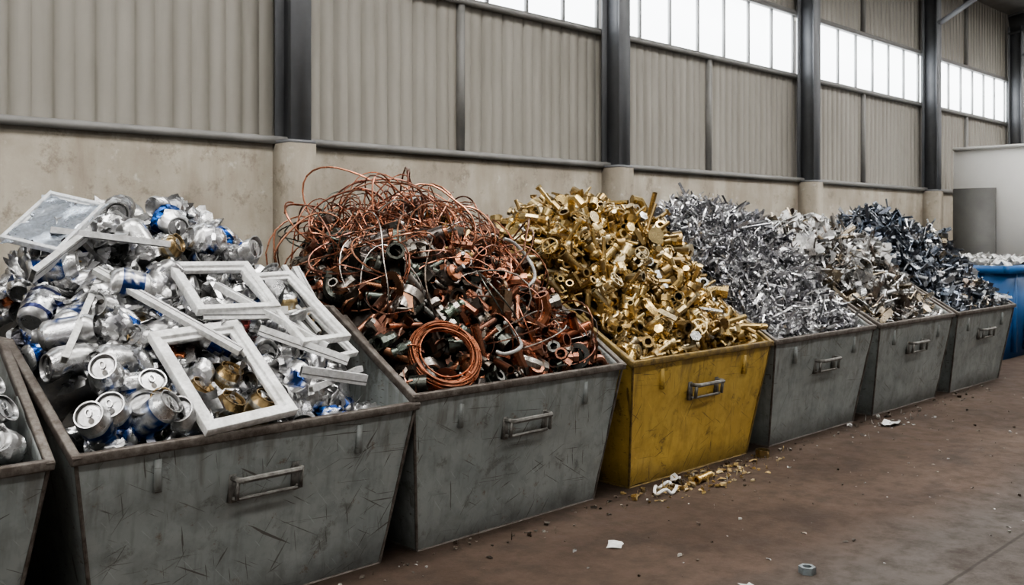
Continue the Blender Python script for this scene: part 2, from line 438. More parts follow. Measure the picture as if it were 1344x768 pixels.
# ------------------------------------------------------------------ heap height fields
HP = {
 0: ([0, .2, .43, .77, .9, 1], [.02, .03, .08, .30, .30, .2]),
 1: ([0, .2, .43, .77, .9, 1], [.01, .06, .19, .58, .58, .4]),
 2: ([0, .2, .43, .77, .9, 1], [-.01, .12, .33, .54, .50, .35]),
 3: ([0, .2, .43, .77, .9, 1], [0.0, .16, .45, .62, .59, .4]),
 4: ([0, .2, .43, .77, .9, 1], [0.0, .16, .47, .71, .67, .4]),
 5: ([0, .2, .43, .77, .9, 1], [0.0, .14, .38, .55, .52, .4]),
 6: ([0, .2, .43, .77, .9, 1], [0.0, .15, .40, .64, .60, .4]),
}
def rimz(y, i=2): return np.interp((y - Y0) / 1.55, [0, .43, 1], [.8, 1.19, 1.19]) * ZS[i]
def hz(i, x, y):
    u = (x - BINX[i]) / BW; s = (y - Y0) / 1.55
    rim = rimz(y, i)
    g = np.interp(s, HP[i][0], HP[i][1])
    e = np.clip(1 - np.abs(2 * u - 1) ** 3.2, 0, 1)
    nz = .035 * np.sin(x * 9 + i) * np.sin(y * 8 + 2 * i) + .02 * np.sin(x * 21 + y * 13 + i)
    dip = [0, .20, .05, .05, .05, .05, .05][i]
    d = dip * np.clip((u - .80) / .14, 0, 1) * np.clip(s / .2, 0, 1)
    return rim - .045 + g * e + nz * e - d
def hn(i, x, y):
    d = .04
    return nrm([-(hz(i, x + d, y) - hz(i, x - d, y)) / (2 * d), -(hz(i, x, y + d) - hz(i, x, y - d)) / (2 * d), 1])
def filler(mb, i, col, down=.09):  # near-black underlayer; shade in the gaps between pieces is put into its colour
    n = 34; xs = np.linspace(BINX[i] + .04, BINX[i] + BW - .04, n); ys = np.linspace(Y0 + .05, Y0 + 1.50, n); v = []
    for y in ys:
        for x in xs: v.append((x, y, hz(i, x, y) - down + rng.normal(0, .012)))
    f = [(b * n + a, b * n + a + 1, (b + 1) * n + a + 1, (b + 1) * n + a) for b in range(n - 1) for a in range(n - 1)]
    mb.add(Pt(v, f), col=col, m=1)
def clamper(i):
    a, b = BINX[i] + .032, BINX[i] + BW - .032
    def f(v):
        low = v[v[:, 2] < rimz(v[:, 1], i) + .045]
        if len(low):
            dx = max(0, a - low[:, 0].min()) - max(0, low[:, 0].max() - b)
            dy = max(0, Y0 + .04 - low[:, 1].min()) - max(0, low[:, 1].max() - (Y0 + 1.5))
            if dx or dy:
                v = v + np.array([dx, dy, .0])
        if len(v) and (v[:, 1].min() < Y0 - .04 or v[:, 0].min() < a - .1 or v[:, 0].max() > b + .1): return None
        return v
    return f
KEEP = {}
def scatter(mb, i, protos, n, colf, s=(1, 1), depth=.1, lift=.0, tilt=.35, ux=(0.05, .95), sy=(.04, .95), m=None):
    cf = clamper(i)
    for _ in range(n):
        x = BINX[i] + BW * rng.uniform(*ux); y = Y0 + 1.55 * rng.uniform(*sy)
        N_ = hn(i, x, y); p = protos[rng.integers(len(protos))]
        if p.flat: d = nrm(N_ + rng.normal(0, tilt * 1.3, 3))
        else:
            t = rng.normal(0, 1, 3); t = nrm(t - N_ * np.dot(t, N_)); d = nrm(t + N_ * rng.normal(0, tilt))
        z = hz(i, x, y) - rng.uniform(0, 1) * depth + lift
        S = rng.uniform(*s); cc = colf(); sp = rng.uniform(0, 2 * pi)
        if i in KEEP:
            kx, ky, kr = KEEP[i]; ext = np.abs(p.v).max() * S
            if math.hypot(x - kx, y - ky) < kr + (ext * .6 if ext > .12 else 0) and z > hz(i, x, y) - .04: z -= .09
            if ext > .12 and math.hypot(x - kx, y - ky) < kr + ext * .6: continue
        mb.add(p, rotz_to(d, sp), (x, y, z), S, cc, m, cf)
def pal(*cs, v=.12):
    cs = [np.array(c) for c in cs]
    def f():
        return np.clip(cs[rng.integers(len(cs))] * (1 + rng.normal(0, v)), 0.005, .95)
    return f

# ------------------------------------------------------------------ part prototypes
SIL = (.52, .52, .52); LID = (.40, .40, .405)
def make_can(kind, crush=None):
    prof = [(0, .012), (.046, .012), (.052, 0), (.058, .004), (.068, .018), (.069, .030), (.0695, .031), (.0695, .055), (.0695, .056), (.0695, .080), (.0695, .100), (.0695, .118), (.0695, .140), (.0695, .165), (.0695, .166), (.0695, .190), (.069, .191), (.057, .220), (.0585, .229), (.053, .229), (.050, .214), (.046, .213), (.044, .217), (0, .217)]
    pals = {'silver': [(.54, .54, .54)] * 3, 'white': [(.76, .76, .76), (.68, .68, .70), (.55, .55, .55)], 'blue': [(.012, .05, .20), (.018, .09, .32), (.7, .72, .75)],
            'navy': [(.015, .025, .09), (.55, .56, .58), (.015, .025, .09)], 'red': [(.62, .62, .62), (.22, .03, .025), (.62, .62, .62)],
            'stripe': [(.70, .70, .70), (.02, .06, .22), (.75, .75, .75)], 'gold': [(.35, .26, .13), (.40, .31, .17), (.5, .48, .42)], 'orange': [(.62, .62, .62), (.36, .12, .05), (.66, .66, .66)],
            'black': [(.03, .03, .035), (.05, .05, .055), (.5, .5, .5)], 'green': [(.6, .6, .6), (.04, .11, .07), (.6, .6, .6)]}
    A, B, C = pals[kind]; n = 24
    ringc = [SIL] * 6 + [A, A, B, B, B, B, B, B, C, C] + [SIL] * 4 + [(.2, .2, .2), (.2, .2, .2), LID, LID]
    if kind == 'gold': ringc[16:] = [(.42, .30, .15)] * 4 + [(.15, .11, .06)] * 2 + [(.36, .26, .13)] * 2
    p = lathe(prof, n, ringc, 0)
    pc = {'silver': (.40, .40, .42), 'white': (.03, .08, .26)}.get(kind, C)
    for rep in range(2):
        k0 = rng.integers(n); wd = rng.integers(4, 8)
        for k in range(9, 13):
            for j in range(wd):
                if rng.random() < .85: p.c[k * n + (k0 + j + (k % 2)) % n] = pc
    mb = MB(); mb.add(p)
    dd = lathe([(0, .2182), (.012, .2182)], 8, [(.05, .05, .05)] * 2); dd.v[:, 0] = dd.v[:, 0] * 1.3 + .026
    mb.add(dd)
    tb = tube([(-.010 + .018 * math.cos(a), .011 * math.sin(a), .2225) for a in np.linspace(0, 2 * pi, 9)[:-1]], .0035, 4, True, c=(.62, .62, .62)); mb.add(tb)
    q = mb.proto(); q.v[:, 2] -= .115
    v = q.v; z = v[:, 2] / .115
    cr = rng.choice([0, .3, .55, .8], p=[.18, .27, .3, .25]) if crush is None else crush
    an = rng.uniform(0, 2 * pi); zc = rng.uniform(-.35, .35)
    bmp = np.exp(-((z - zc) / .30) ** 2); d = np.array([math.cos(an), math.sin(an)]); d2 = np.array([-d[1], d[0]])
    pr = v[:, :2] @ d; pr2 = v[:, :2] @ d2
    v[:, :2] -= np.outer(np.where(pr > 0, pr * cr * 1.35, pr * cr * .3) * bmp, d)
    v[:, :2] += np.outer(pr2 * cr * .25 * bmp, d2)
    v[:, 2] *= 1 - cr * .38
    v[:, :2] += np.outer(cr * .06 * z * z, d)
    v[:, 2] += cr * .25 * (v[:, :2] @ d) * np.sign(z) * (np.abs(z) > .6)
    th = np.arctan2(v[:, 1], v[:, 0]); rad = np.hypot(v[:, 0], v[:, 1])
    env = np.exp(-(z / .75) ** 4) * (rad > .02)
    dz = cr * (.012 * np.sin(4 * th + 12 * z + an) + .009 * np.sin(7 * th - 16 * z + 2 * an)) * env
    v[:, 0] += dz * np.cos(th); v[:, 1] += dz * np.sin(th)
    return q
kinds = ['silver'] * 9 + ['white'] * 5 + ['blue'] * 5 + ['navy'] * 2 + ['silver', 'red', 'silver'] + ['stripe'] * 4 + ['gold'] * 2 + ['orange', 'black', 'green']
CANS = [make_can(k) for k in kinds + ['silver'] * 7 + ['white', 'stripe', 'blue']]
CANS_BLUE = [make_can('blue', c) for c in (0, .2, 0, .3)]; CANS_GOLD = [make_can('gold', 0) for _ in range(3)]; CANS_SIL = [make_can('silver', c) for c in (0, .25, .4)]

def uch(w, h, t, L): return extr([(-w / 2, 0), (w / 2, 0), (w / 2, h), (w / 2 - t, h), (w / 2 - t, t), (-w / 2 + t, t), (-w / 2 + t, h), (-w / 2, h)], L)
def lang(w, t, L): return extr([(0, 0), (w, 0), (w, t), (t, t), (t, w), (0, w)], L)
def flatbar(w, t, L): return extr([(-w / 2, -t / 2), (w / 2, -t / 2), (w / 2, t / 2), (-w / 2, t / 2)], L)
def tubebox(w, h, t, L):
    mb = MB(); mb.add(extr([(-w / 2, -h / 2), (w / 2, -h / 2), (w / 2, h / 2), (-w / 2, h / 2)], L))
    for s_ in (-1, 1):
        b_ = box(w - 2 * t, h - 2 * t, .002, c=(.03, .03, .03)); b_.v[:, 2] += s_ * L / 2; mb.add(b_)
    for s_ in (-1, 1):
        b_ = box(w * .12, .002, L * .995, c=(.12, .12, .12)); b_.v[:, 1] += s_ * h / 2; b_.v[:, 0] += w * .18; mb.add(b_)
    return mb.proto()
def hollow(r, L, t=.2, n=10, collar=False):
    ri = r * (1 - t)
    pr = [(ri, -L / 2)]
    if collar: pr += [(r * 1.3, -L / 2), (r * 1.3, -L / 2 + r * .8), (r, -L / 2 + r * .8)]
    else: pr += [(r, -L / 2)]
    if collar == 2: pr += [(r, L / 2 - r * .8), (r * 1.3, L / 2 - r * .8), (r * 1.3, L / 2), (ri, L / 2)]
    else: pr += [(r, L / 2), (ri, L / 2)]
    pr += [(ri, -L / 2)]
    return lathe(pr, n)
def elbow(r, R, n=8, ang=pi / 2, collars=True):
    mb = MB(); path = [(R * math.cos(a) - R, 0, R * math.sin(a)) for a in np.linspace(0, ang, 7)]
    path = [(0, 0, -R * .7)] + path + [tuple(np.array(path[-1]) + R * .7 * np.array([-math.sin(ang), 0, math.cos(ang)]))]
    mb.add(tube(path, r, n, cap=False)); mb.add(tube(path, r * .75, n, cap=False))
    if collars:
        mb.add(hollow(r * 1.32, r * 1.1, .3, n), T=path[0])
        mb.add(hollow(r * 1.32, r * 1.1, .3, n), rotz_to((-math.sin(ang), 0, math.cos(ang))), path[-1])
    return mb.proto()
def longbend(r, L, R=.05, n=9):
    P = [(0, 0, -L), (0, 0, -L * .5), (0, 0, 0)] + [(R * math.cos(a) - R, 0, R * math.sin(a)) for a in np.linspace(.2, pi / 2, 6)] + [(-R - .05, 0, R)]
    mb = MB(); mb.add(tube(P, r, n, cap=False)); mb.add(tube(P, r * .8, n, cap=False)); mb.add(hollow(r * 1.3, r * 1.4, .3, n), rotz_to((-1, 0, 0)), P[-1])
    q = mb.proto(); q.v -= q.v.mean(0); return q
def tee(r, L, n=9):
    mb = MB(); mb.add(hollow(r, L, .25, n, 2)); mb.add(hollow(r, L * .5, .25, n, True), rotz_to((-1, 0, 0)), (L * .28, 0, 0)); return mb.proto()
def hexbolt(r, L):
    mb = MB(); mb.add(lathe([(0, -L / 2), (r, -L / 2), (r, L / 2)], 8)); mb.add(lathe([(r, L / 2), (r * 1.9, L / 2), (r * 1.9, L / 2 + r * 1.3), (0, L / 2 + r * 1.4)], 6)); return mb.proto()
def hexnut(r): return lathe([(r * .55, -r * .4), (r, -r * .4), (r, r * .4), (r * .55, r * .4), (r * .55, -r * .4)], 6)
def valve(r):
    mb = MB(); mb.add(hollow(r, r * 5, .25, 10, 2)); mb.add(lathe([(r * 1.35, -r), (r * 1.5, 0), (r * 1.35, r)], 8))
    mb.add(lathe([(r * .6, 0), (r * .6, r * 2.2), (r * .35, r * 2.2), (r * .35, r * 3.2), (0, r * 3.2)], 8), rotz_to((1, 0, 0)), (r, 0, 0))
    mb.add(box(r * .5, r * 3.6, r * .9), T=(r * 4.1, 0, 0)); return mb.proto()
def gatevalve(r):
    mb = MB(); mb.add(hollow(r, r * 5, .25, 12, 2)); mb.add(lathe([(r * .8, -r * 1.2), (r * 1.5, -r * .4), (r * 1.5, r * .4), (r * .8, r * 1.2)], 10))
    mb.add(lathe([(r * .9, 0), (r * .9, r * 1.9), (r * .3, r * 2.1), (r * .3, r * 3.6), (0, r * 3.6)], 8), rotz_to((1, 0, 0)), (r * .6, 0, 0))
    mb.add(tube([(r * 3.9, r * 1.5 * math.cos(a), r * 1.5 * math.sin(a)) for a in np.linspace(0, 2 * pi, 15)[:-1]], r * .22, 6, True))
    mb.add(box(r * .2, r * 3, r * .3), T=(r * 3.9, 0, 0)); mb.add(box(r * .2, r * .3, r * 3), T=(r * 3.9, 0, 0)); return mb.proto()
def flange(r, n=14):
    return lathe([(r * .5, -r * .3), (r * .62, -r * .3), (r * .62, -r * .05), (r, -r * .05), (r, r * .12), (r * .5, r * .12), (r * .5, -r * .3)], n)
def faucet(r, s=1.0):
    mb = MB(); path = [(0, 0, -.08), (0, 0, .02), (.01, 0, .05), (.04, 0, .07), (.07, 0, .055), (.08, 0, .02)]
    mb.add(tube(path, [r * 1.2, r, r, r, r, r * 1.1], 8)); mb.add(lathe([(0, -.02), (r * 2, -.02), (r * 1.7, .012), (0, .014)], 10), T=(0, 0, -.07))
    q = mb.proto(); q.v *= s; return q
def rotor(r):
    mb = MB(); mb.add(lathe([(0, -r * 2.4), (r * .22, -r * 2.4), (r * .22, r * 2.4), (0, r * 2.4)], 8, [(.3, .3, .3)] * 4))
    mb.add(lathe([(r * .3, -r * .9), (r, -r * .9), (r, r * .9), (r * .3, r * .9)], 16, [(.16, .14, .13)] * 4))
    for s_ in (-1, 1): mb.add(lathe([(r * .3, s_ * r * .9), (r * .85, s_ * r * 1.0), (r * .8, s_ * r * 1.35), (r * .3, s_ * r * 1.45)], 12, [(.42, .17, .09)] * 4))
    return mb.proto()
def padlock(s):
    mb = MB(); mb.add(box(s, s * .35, s * .85)); mb.add(box(s * .9, s * .38, s * .12), T=(0, 0, s * .1))
    mb.add(tube([(s * .32 * math.cos(a), 0, s * .55 + s * .35 * math.sin(a)) for a in np.linspace(0, pi, 9)], s * .07, 7))
    return mb.proto()
def curl(L, w, tight, K=13):
    P = []; p = np.zeros(3); d = nrm(rng.normal(0, 1, 3)); ax = nrm(rng.normal(0, 1, 3)); W = []
    for k in range(K):
        P.append(p.copy()); ax = nrm(ax + rng.normal(0, .25, 3)); d = nrm(d + np.cross(ax, d) * tight + rng.normal(0, .08, 3)); p = p + d * L / K
        W.append(nrm(np.cross(d, ax) + ax * .6) * w / 2)
    P = np.array(P); P -= P.mean(0)
    return ribbon(P, W)
def chunk(s):
    b_ = box(s, s * rng.uniform(.4, .9), s * rng.uniform(.3, .7)); b_.v += rng.normal(0, s * .09, b_.v.shape); return b_
def sliver(L, wr=(.05, .13)):
    w = L * rng.uniform(*wr); K = 5; P = np.array([(0, rng.normal(0, L * .05), L * (k / (K - 1) - .5)) for k in range(K)])
    W = [(w * .5 * rng.uniform(.3, 1.1), w * rng.normal(0, .25), 0) for _ in range(K)]
    return ribbon(P, W)
def bentrod(r, L):
    a = rng.uniform(.4, 1.5)
    P = [(0, 0, -L * .5), (0, 0, -L * .05), (L * .03, 0, .02 * L), (L * .45 * math.sin(a), 0, L * .45 * math.cos(a))]
    return tube(P, r, 7)

# ------------------------------------------------------------------ aluminium heaps
alu = pal((.58, .58, .58), (.47, .47, .48), (.68, .68, .68), (.33, .33, .33), v=.1)
whitep = pal((.64, .64, .63), (.52, .52, .52), (.70, .70, .69), v=.06)
BARS = [uch(.045, .03, .004, L) for L in (.25, .38, .5)] + [lang(.04, .005, L) for L in (.25, .45)] + [flatbar(.04, .005, .4), flatbar(.03, .005, .5)] + [tubebox(.045, .03, .004, L) for L in (.25, .4)]
SHEETS = [sheet(rng.uniform(.08, .17), rng.uniform(.1, .22), 6, 7, .014) for _ in range(12)]
SLV0 = [sliver(.14) for _ in range(6)]
def alum_heap(i, nc, nb, ns):
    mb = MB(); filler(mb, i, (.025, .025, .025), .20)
    scatter(mb, i, CANS, nc, alu, (.86, 1.06), .20, .015, .55, (.08, .92), (.08, .94))
    scatter(mb, i, BARS, nb, alu, (.6, 1), .12, .02, .35, (.12, .88), (.2, .9))
    scatter(mb, i, BARS[:5], nb // 2, whitep, (.5, .9), .08, .02, .35, (.12, .88), (.15, .9), m=2)
    scatter(mb, i, SHEETS, ns, alu, (.7, 1.2), .09, .02, .7, (.08, .92), (.1, .92))
    scatter(mb, i, [hollow(.03, .06), hexnut(.03), chunk(.06), flange(.045)], ns * 2, alu, (.7, 1.2), .12, -.01, .6)
    scatter(mb, i, SLV0, ns * 2, alu, (.6, 1.1), .08, .01, .6)
    return mb
mb = alum_heap(0, 110, 10, 30)
for (x, y, z, k) in [(1.05, 3.73, .84, 1), (.96, 3.72, .84, 12), (1.04, 3.88, .94, 4), (.93, 3.86, .93, 10), (1.05, 4.05, 1.03, 15)]:
    mb.add(CANS[k], rotz_to(nrm([rng.normal(0, .8), -.6, .4])), (x, y, z), .95, None, None, clamper(0))
mb.build('aluminum_can_scrap_heap', [M_METAL, M_DULL, M_PAINT])
mb = alum_heap(1, 220, 30, 60)
for k, (x, y) in enumerate([(1.60, 3.72), (1.47, 3.76), (1.73, 3.70), (1.64, 3.86), (1.40, 3.74), (1.50, 3.90)]):
    mb.add((CANS_BLUE if k % 3 < 2 else CANS_SIL)[k % 3], rotz_to(nrm([rng.normal(0, .5), -.7, .7])), (x, y, hz(1, x, y) + .03), .95, None, None, clamper(1))
for k, (x, y) in enumerate([(1.93, 3.78), (2.08, 3.76), (2.0, 3.92), (1.83, 3.88)]):
    mb.add(CANS_GOLD[k % 3], rotz_to(nrm([rng.normal(0, .3), -.5, .9])), (x, y, hz(1, x, y) - .05), .92, None, None, clamper(1))
for k, (x, y, kk) in enumerate([(1.38, 4.05, 0), (1.45, 4.2, 10), (1.62, 4.12, 2), (1.75, 4.3, 26), (1.4, 4.42, 20), (1.55, 4.0, 3), (1.5, 4.55, 14), (1.85, 4.62, 23), (2.1, 4.7, 15), (2.25, 4.55, 12), (1.62, 4.75, 30), (2.4, 4.5, 5), (1.9, 4.85, 21)]):
    mb.add(CANS[kk], rotz_to(nrm([rng.normal(0, 1), rng.normal(-.3, .5), rng.normal(.1, .3)])), (x, y, hz(1, x, y) + .05), 1.0, None, None, clamper(1))
for (p, q, w_) in [((2.66, 4.12, 1.08), (2.58, 4.40, 1.40), .06), ((2.73, 4.2, 1.10), (2.69, 4.45, 1.40), .04), ((2.58, 4.06, 1.08), (2.47, 4.32, 1.34), .05), ((2.62, 4.10, 1.04), (2.53, 4.36, 1.34), .03),
                   ((1.62, 4.38, 1.42), (2.06, 3.86, 1.06), .04), ((2.12, 4.22, 1.34), (2.50, 3.84, 1.05), .045), ((2.2, 3.95, 1.14), (2.56, 3.76, .98), .045),
                   ((1.34, 3.95, 1.08), (1.62, 4.36, 1.36), .035), ((1.5, 4.6, 1.60), (2.0, 4.45, 1.53), .05), ((1.36, 4.4, 1.40), (1.66, 4.6, 1.58), .075),
                   ((1.98, 4.07, 1.22), (2.40, 4.04, 1.20), .06), ((2.3, 3.75, .96), (2.62, 3.70, .89), .05), ((2.32, 3.70, .88), (2.66, 3.80, .93), .03)]:
    p = np.array(p); q = np.array(q); L = np.linalg.norm(q - p)
    mb.add(tubebox(w_, .028, .004, L), rotz_to(q - p, rng.choice([0, pi / 2]) + rng.normal(0, .2)), (p + q) / 2 + np.array([0, 0, .01]), col=whitep(), m=2)
mb.build('aluminum_scrap_heap', [M_METAL, M_DULL, M_PAINT])

def frame_obj(name, corners, w_, t, col=(.70, .70, .69), pane=False):
    C = np.array(corners, float); C[:, 2] -= .01; c0 = C.mean(0)
    X = nrm((C[1] - C[0]) + (C[2] - C[3])); Yv = (C[3] - C[0]) + (C[2] - C[1]); Yv = nrm(Yv - X * np.dot(X, Yv)); Z = np.cross(X, Yv)
    if Z[2] < 0: Z = -Z
    wx = (np.linalg.norm(C[1] - C[0]) + np.linalg.norm(C[2] - C[3])) / 2; wy = (np.linalg.norm(C[3] - C[0]) + np.linalg.norm(C[2] - C[1])) / 2
    Rm = np.stack([X, np.cross(Z, X), Z], 1)
    mb = MB()
    a, b_ = wx / 2, wy / 2
    pf = [(0, -t / 2), (0, t / 2), (w_ * .62, t / 2), (w_ * .66, t * .1), (w_, t * .1), (w_, -t / 2)]
    v = []
    for d_, z_ in pf:
        v += [(-a + d_, -b_ + d_, z_), (a - d_, -b_ + d_, z_), (a - d_, b_ - d_, z_), (-a + d_, b_ - d_, z_)]
    f = []
    n = len(pf)
    for k in range(n):
        k2 = (k + 1) % n
        for j in range(4):
            j2 = (j + 1) % 4; f.append((k * 4 + j, k * 4 + j2, k2 * 4 + j2, k2 * 4 + j))
    mb.add(Pt(v, f), Rm, c0, col=col, m=0)
    if pane:
        pn = sheet(wx - w_ * .8, wy - w_ * .8, 14, 14, .0035)
        mb.add(pn, Rm, c0 + Z * .004, col=(.62, .68, .76), m=1)
    ob = mb.build(name, [M_PAINT, M_METAL], None, False)
    bv = ob.modifiers.new('bv', 'BEVEL'); bv.width = .003; bv.segments = 2
    return ob
frame_obj('aluminum_frame', [(1.73, 4.02, 1.17), (2.17, 4.05, 1.19), (2.15, 3.59, .83), (1.73, 3.57, .80)], .062, .04)
frame_obj('aluminum_frame.001', [(1.92, 4.40, 1.46), (2.36, 4.38, 1.44), (2.38, 4.05, 1.25), (1.99, 4.05, 1.24)], .055, .04)
frame_obj('aluminum_frame.002', [(2.28, 4.30, 1.40), (2.58, 4.32, 1.39), (2.66, 3.88, 1.10), (2.38, 3.83, 1.08)], .045, .035)
frame_obj('aluminum_frame.003', [(1.40, 4.72, 1.60), (1.66, 4.88, 1.87), (1.69, 4.62, 1.67), (1.42, 4.48, 1.50)], .03, .03, (.6, .62, .64), True)
frame_obj('aluminum_frame.004', [(2.44, 4.14, 1.21), (2.62, 4.17, 1.22), (2.70, 3.88, 1.01), (2.54, 3.84, 1.00)], .035, .03)

# ------------------------------------------------------------------ copper heap
cop = pal((.38, .16, .095), (.31, .12, .07), (.22, .095, .065), (.44, .21, .13), v=.18)
copd = pal((.17, .08, .055), (.10, .08, .065), (.13, .13, .12), (.07, .075, .065), (.27, .25, .22), (.21, .10, .055), (.12, .14, .12), (.36, .33, .30), v=.2)
def wire(R, r, turns, K=30, wob=.12, n=5):
    ph = rng.uniform(0, 6, 4); P = []
    for k in range(K):
        a = 2 * pi * turns * k / (K - 1); rr = R * (1 + wob * math.sin(1.7 * a + ph[0]) + .07 * math.sin(3.1 * a + ph[1]))
        P.append((rr * math.cos(a) * 1.0, rr * math.sin(a) * .8, R * .35 * math.sin(.9 * a + ph[2]) + .02 * k / K))
    q = tube(P, r, n); q.flat = True; return q
KEEP[2] = (3.17, 3.80, .20)
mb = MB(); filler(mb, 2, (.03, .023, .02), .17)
PIPES = [hollow(.022, L_, .2, 10) for L_ in (.12, .2, .3)] + [hollow(.03, .1, .2, 12, True), elbow(.02, .05), elbow(.026, .06), tee(.024, .13), hollow(.038, .07, .15, 12), flange(.05), valve(.02)]
BIGF = [rotor(.05), rotor(.04), padlock(.13), gatevalve(.028), tee(.036, .2), elbow(.036, .07), hollow(.05, .10, .2, 14, True), hollow(.055, .05, .15, 16), chunk(.14), flange(.075)]
scatter(mb, 2, PIPES, 450, copd, (.8, 1.3), .15, .01, .5)
scatter(mb, 2, PIPES, 130, cop, (.7, 1.15), .08, .01, .4)
scatter(mb, 2, BIGF, 115, copd, (.85, 1.2), .05, .035, .6, (.15, .92), (.06, .75))
scatter(mb, 2, [longbend(.018, .2), longbend(.022, .16, .04), elbow(.03, .06), bentrod(.018, .34), bentrod(.016, .3), hollow(.024, .3, .2, 10), tee(.026, .16)], 75, pal((.40, .18, .11), (.30, .13, .08), (.25, .11, .07)), (.9, 1.3), .04, .035, .45, (.40, .95), (.04, .5))
scatter(mb, 2, [valve(.025), gatevalve(.022), hollow(.026, .16, .2, 10, 2)], 18, pal((.5, .34, .13)), (.9, 1.2), .02, .03, .5, (.5, .95), (.3, .85))
scatter(mb, 2, [chunk(.08), chunk(.06), sheet(.08, .12, 4, 4, .01)], 140, copd, (.7, 1.3), .06, .02, .5)
scatter(mb, 2, [sliver(.1), sliver(.14)], 200, pal((.40, .38, .35), (.4, .24, .18), (.2, .16, .14)), (.6, 1.2), .04, .02, .6)
WR = [wire(rng.uniform(.12, .34), rng.uniform(.0036, .0062), rng.uniform(.4, 1.5)) for _ in range(44)]
scatter(mb, 2, WR, 190, cop, (.6, 1.0), .07, .01, .55, (.12, .88), (.4, .9))
scatter(mb, 2, WR, 90, copd, (.6, 1.0), .05, .02, .5, (.12, .9), (.15, .9))
scatter(mb, 2, WR, 44, cop, (.7, 1.1), .02, .06, .9, (.15, .7), (.5, .85))
scatter(mb, 2, WR, 26, cop, (.5, .9), .02, .03, .5, (.3, .9), (.1, .5))
for (x, y, R) in [(3.2, 4.7, .24), (3.45, 4.75, .27), (3.75, 4.6, .2), (3.05, 4.5, .2), (3.6, 4.5, .24), (3.1, 4.9, .22), (3.9, 4.4, .18), (2.98, 4.75, .22), (3.3, 4.85, .28)]:
    q = wire(R, .0062, 1.15, 40, .08, 6)
    mb.add(q, rotz_to(nrm([rng.normal(-.3, .4), -.8, rng.normal(.4, .2)]), rng.uniform(0, 6)), (x, y, hz(2, x, y) + R * .36), 1, cop())
for (x, y, R) in [(3.98, 4.12, .2), (3.6, 3.75, .10)]:
    P = [(R * math.cos(a), R * .8 * math.sin(a), .03 * math.sin(2 * a)) for a in np.linspace(-.6, 3.6, 26)]
    mb.add(tube(P, .011, 8), rotz_to(nrm([-.2, -.7, .6]), -.6), (x, y, hz(2, x, y) + .10), 1, (.42, .42, .40), 1)
for (x, y, p, S, c, d) in [(3.72, 3.95, padlock(.16), 1, (.20, .13, .08), (.3, .2, 1)), (3.45, 4.1, rotor(.06), 1, None, (.2, -.8, .5)), (3.62, 4.15, rotor(.055), 1, None, (-.5, -.6, .5)), (3.4, 3.98, gatevalve(.03), 1, (.14, .17, .13), (1, .1, .4)),
                         (3.95, 3.85, elbow(.036, .08), 1, (.36, .14, .07), (1, -.2, .5)), (4.15, 3.8, hollow(.03, .34, .2, 12), 1, (.34, .12, .06), (1, -.1, .25)), (4.0, 3.74, hollow(.042, .12, .2, 14, True), 1, (.3, .12, .07), (.2, -1, .3)),
                         (3.8, 3.78, longbend(.02, .2), 1, (.36, .15, .08), (1, .2, .3)), (3.55, 4.3, rotor(.05), 1, None, (.6, -.6, .3))]:
    mb.add(p, rotz_to(nrm(d)), (x, y, hz(2, x, y) + .07), S, c, None, clamper(2))
mb.build('copper_scrap_heap', [M_METAL, M_DULL, M_PAINT])
mb = MB()
for k in range(40):
    r0 = .180 + rng.normal(0, .013); z0 = rng.normal(0, .015); ph = rng.uniform(0, 6)
    P = [((r0 + .005 * math.sin(3 * a + ph)) * math.cos(a), (r0 + .005 * math.sin(2 * a + ph)) * math.sin(a) * .93, z0 + .007 * math.sin(2 * a + ph)) for a in np.linspace(0, 2 * pi, 49)[:-1]]
    mb.add(tube(P, .005, 6, True), col=pal((.40, .16, .09), (.32, .12, .065))())
for a in (.4, 2.3, 4.2):
    P = [((.175 + .034 * math.cos(t)) * math.cos(a), (.172 + .034 * math.cos(t)) * math.sin(a), .034 * math.sin(t)) for t in np.linspace(0, 2 * pi, 13)[:-1]]
    mb.add(tube(P, .005, 6, True), col=(.4, .15, .08))
o = mb.build('copper_wire_coil', [M_METAL]); o.location = (3.17, 3.77, .965)
o.rotation_euler = Matrix(rotz_to(nrm([-.35, -.80, .66])).tolist()).to_euler()

# ------------------------------------------------------------------ brass heap
bra = pal((.56, .41, .18), (.47, .33, .135), (.62, .48, .25), (.36, .25, .11), (.52, .43, .27), v=.14)
BR = [hollow(.022, .16, .2, 10, True), hollow(.024, .22, .2, 10, 2), hollow(.017, .28, .25, 8), hollow(.032, .12, .2, 12, True), hexbolt(.014, .22), hexbolt(.018, .15), hexbolt(.012, .3), longbend(.016, .16, .04), longbend(.013, .2, .05),
      elbow(.024, .05), elbow(.02, .065), tee(.022, .18), tee(.027, .14), valve(.019), valve(.024), flange(.055),
      faucet(.018, 1.2), faucet(.016, 1.5), bentrod(.011, .34), tube([(0, 0, -.19), (0, 0, .19)], .009, 6), gatevalve(.022), gatevalve(.026)]
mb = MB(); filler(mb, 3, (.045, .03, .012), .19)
scatter(mb, 3, BR, 900, bra, (.85, 1.25), .19, .01, .6)
scatter(mb, 3, BR, 320, bra, (1.0, 1.45), .03, .025, .7, (.08, .92), (.06, .92))
scatter(mb, 3, [hexbolt(.012, .3), bentrod(.010, .36), tube([(0, 0, -.17), (0, 0, .17)], .008, 6), hollow(.014, .3, .25, 8), faucet(.014, 1.7)], 100, bra, (.8, 1.2), .0, .03, 1.2, (.1, .9), (.15, .9))
scatter(mb, 3, BR[:6], 30, pal((.6, .6, .58)), (.8, 1.2), .03, .025, .45)
